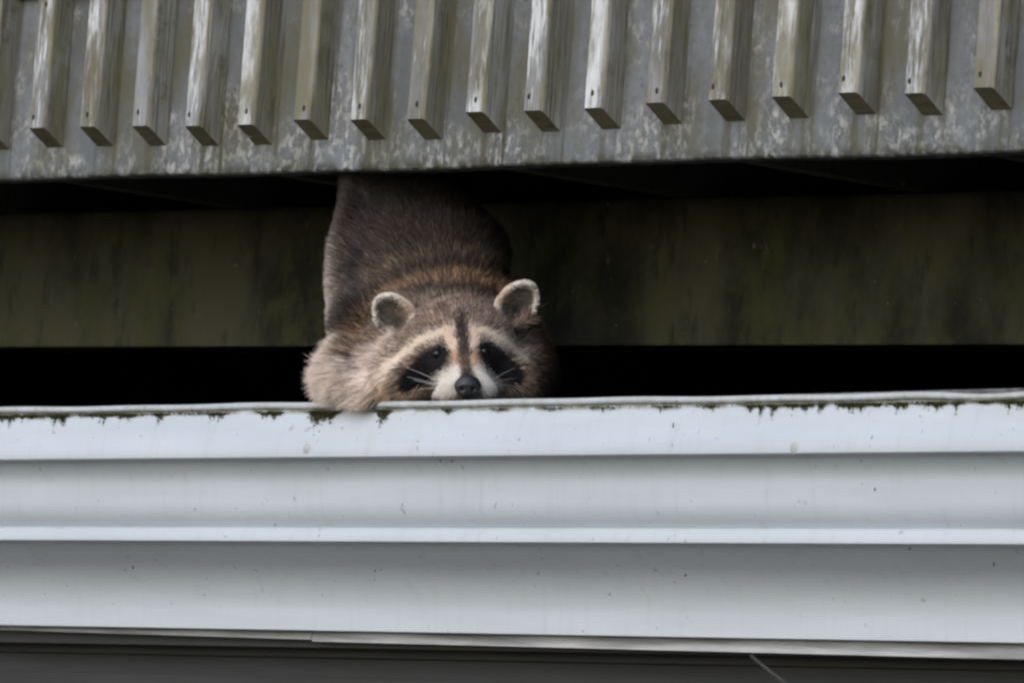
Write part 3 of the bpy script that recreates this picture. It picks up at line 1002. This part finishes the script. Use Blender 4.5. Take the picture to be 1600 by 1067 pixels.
# flow: away from the nose over the head and back, drooping to the side on the foreleg
nose = P3(729, 590, 90)
flow = root - nose[None]
flow[:, 1] += 0.0
flow /= np.linalg.norm(flow, axis=1)[:, None]
legm = np.clip(1 - np.hypot((px - 520) / 70, (py - 585) / 60), 0, 1)[:, None] * 1.6
flow = flow + legm * np.array([[-0.9, -0.45, 0.15]])
chk = np.clip(1 - np.hypot((px - 600) / 50, (py - 600) / 40), 0, 1)[:, None] * 1.2
flow = flow + chk * np.array([[-0.3, -0.8, 0.2]])
cl = np.stack([sn(px, py, v, 0.33, 0.3), sn(px, py, v, 0.31, 4.4), sn(px, py, v, 0.29, 7.7)], 1)
flow = flow + cl * (0.28 + 0.3 * legm) + rng.normal(0, 0.13, (NS, 3))
tan_ = flow - nrm * (flow * nrm).sum(1)[:, None]
tan_ /= np.linalg.norm(tan_, axis=1)[:, None] + 1e-9
Hh = region_head(px, py, v)
lift = np.where(L < 8, 0.55, 0.42) + rng.normal(0, 0.08, NS)
lift = lift + 0.12 * legm[:, 0]
isear = np.zeros(NS, bool)
for (ex, ey, ev, rx, ry, tn, yw) in EARS:
    isear |= (np.hypot((px - ex) / rx, (py - ey) / ry) < 1.2) & (L < 8) & (v > ev - 40)
dir0 = tan_ * 0.9 + nrm * lift[:, None]
dir0[isear] = (nrm * 0.7 + tan_ * 0.55)[isear]
dir0 /= np.linalg.norm(dir0, axis=1)[:, None]
L = L * rng.uniform(0.65, 1.2, NS)
NP = 5
u = np.linspace(0, 1, NP)
bend = tan_ * 0.35 + np.array([[0, -0.30, 0]])
pts = root[:, None, :] + dir0[:, None, :] * (u[None, :, None] * L[:, None, None]) + bend[:, None, :] * ((u ** 2)[None, :, None] * L[:, None, None] * 0.5)
pts -= nrm[:, None, :] * 1.0
# individual hairs vary; long coat hairs carry dark and pale guard tips
br_ = np.exp(rng.normal(0, 0.22, NS))
pe = rng.random(NS)
lum = col.mean(1)
coatlike = (L > 11) & (lum < 0.3)
br_ = np.where(coatlike & (pe < 0.28), br_ * 0.35, br_)
br_ = np.where(coatlike & (pe > 0.84), br_ * 2.1, br_)
br_ = br_ * (1 + 0.22 * sn(px, py, v, 0.19, 5.0)) * (1 + 0.55 * np.clip(legm[:, 0], 0, 0.8) * sn(px * 0.6, py, v, 0.36, 2.0))
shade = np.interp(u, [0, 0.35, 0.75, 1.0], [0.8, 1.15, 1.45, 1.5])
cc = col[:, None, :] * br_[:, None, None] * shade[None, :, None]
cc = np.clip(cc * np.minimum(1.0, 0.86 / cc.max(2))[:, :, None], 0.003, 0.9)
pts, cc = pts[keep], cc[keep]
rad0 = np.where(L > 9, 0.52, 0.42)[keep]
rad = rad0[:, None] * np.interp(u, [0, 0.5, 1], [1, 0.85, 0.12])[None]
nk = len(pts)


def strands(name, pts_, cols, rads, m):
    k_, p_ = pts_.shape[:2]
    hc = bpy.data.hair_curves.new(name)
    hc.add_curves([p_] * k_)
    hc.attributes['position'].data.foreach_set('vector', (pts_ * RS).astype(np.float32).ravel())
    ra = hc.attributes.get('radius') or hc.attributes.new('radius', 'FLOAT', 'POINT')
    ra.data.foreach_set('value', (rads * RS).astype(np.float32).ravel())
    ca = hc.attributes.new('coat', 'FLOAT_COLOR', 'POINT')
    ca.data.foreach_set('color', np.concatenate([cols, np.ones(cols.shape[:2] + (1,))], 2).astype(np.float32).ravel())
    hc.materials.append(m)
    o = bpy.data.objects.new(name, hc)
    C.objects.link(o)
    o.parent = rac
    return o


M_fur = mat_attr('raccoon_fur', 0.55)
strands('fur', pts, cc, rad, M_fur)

# whiskers
wh = [((690, 598, 88), (655, 580, 70), (632, 574, 30)), ((688, 602, 88), (655, 592, 66), (622, 586, 20)), ((690, 604, 88), (660, 596, 62), (626, 590, 10)),
      ((690, 607, 86), (665, 604, 60), (640, 612, 30)), ((688, 610, 84), (676, 626, 84), (655, 642, 90)),
      ((768, 594, 84), (785, 583, 66), (806, 574, 30)), ((768, 598, 84), (788, 592, 64), (812, 590, 20)), ((768, 602, 82), (790, 601, 60), (818, 604, 20))]
wp = []
for a, b, c in wh:
    A_, B_, C_ = P3(*a), P3(*b), P3(*c)
    tt = np.linspace(0, 1, 9)[:, None]
    B2 = B_
    wp.append((1 - tt) ** 2 * A_ + 2 * tt * (1 - tt) * B2 + tt ** 2 * C_)
wp = np.array(wp)
strands('whiskers', wp, np.full(wp.shape, 0.36), np.tile(np.linspace(0.6, 0.2, 9), (len(wp), 1)), M_fur)


def blob(name, px, py, v, r, m, parent=rac, seg=24):
    bm = bmesh.new()
    bmesh.ops.create_uvsphere(bm, u_segments=seg, v_segments=seg // 2, radius=1)
    for q in bm.verts:
        q.co = Vector((q.co.x * r[0], q.co.y * r[1], q.co.z * r[2])) * RS
    me = bpy.data.meshes.new(name); bm.to_mesh(me); bm.free()
    me.polygons.foreach_set('use_smooth', [True] * len(me.polygons))
    o = link(name, me, m, parent)
    o.location = Vector(P3(px, py, v) * RS)
    return o


def surf_v(px, py):
    """how far forward the head's surface lies at a spot"""
    zs = np.linspace(-100, 135, 236)
    Pq = np.stack([np.full(236, px - OX), np.full(236, OY - py), zs], 1)
    d = sample_grid(D, Pq)
    ins = np.where(d < 0)[0]
    return zs[ins[-1]] if len(ins) else 0.0


k = NT('dark_eye')
M_eye = k.finish((0.006, 0.005, 0.005), 0.18, None, 0, 0.35)
for (ex, ey) in ((683.5, 553), (757, 549.5)):
    blob('eye', ex, ey, surf_v(ex, ey) - 3.5, (8.6, 8.2, 8.6), M_eye)
k = NT('nose_leather')
M_nose = k.finish((0.018, 0.018, 0.020), 0.38, k.noise(k.coords(), 900, 3), 0.0006, 0.5)
# nose pad: broad rounded pad with two comma nostrils pressed in
bm = bmesh.new()
bmesh.ops.create_icosphere(bm, subdivisions=5, radius=1)
for q in bm.verts:
    x, y, z = q.co
    wd = 21.5 * (1 - 0.20 * max(0, -y)) * (1 - 0.10 * max(0, y))
    X, Y, Z = x * wd, y * 19.5, z * 15
    for sx in (-1, 1):
        g_ = math.exp(-(((X - sx * 8.5) / 3.6) ** 2 + ((Y + 3.5) / 3.2) ** 2)) * (z > 0)
        Z -= 7 * g_
    Z -= 2.2 * math.exp(-(X / 1.6) ** 2) * (Y < 2) * (z > 0)
    q.co = Vector((X, Y, Z)) * RS
me = bpy.data.meshes.new('nose'); bm.to_mesh(me); bm.free()
me.polygons.foreach_set('use_smooth', [True] * len(me.polygons))
o = link('nose', me, M_nose, rac)
o.location = Vector(P3(731, 603.5, surf_v(731, 603) + 0.0) * RS)
print('strands', nk, 'body faces', len(Q))
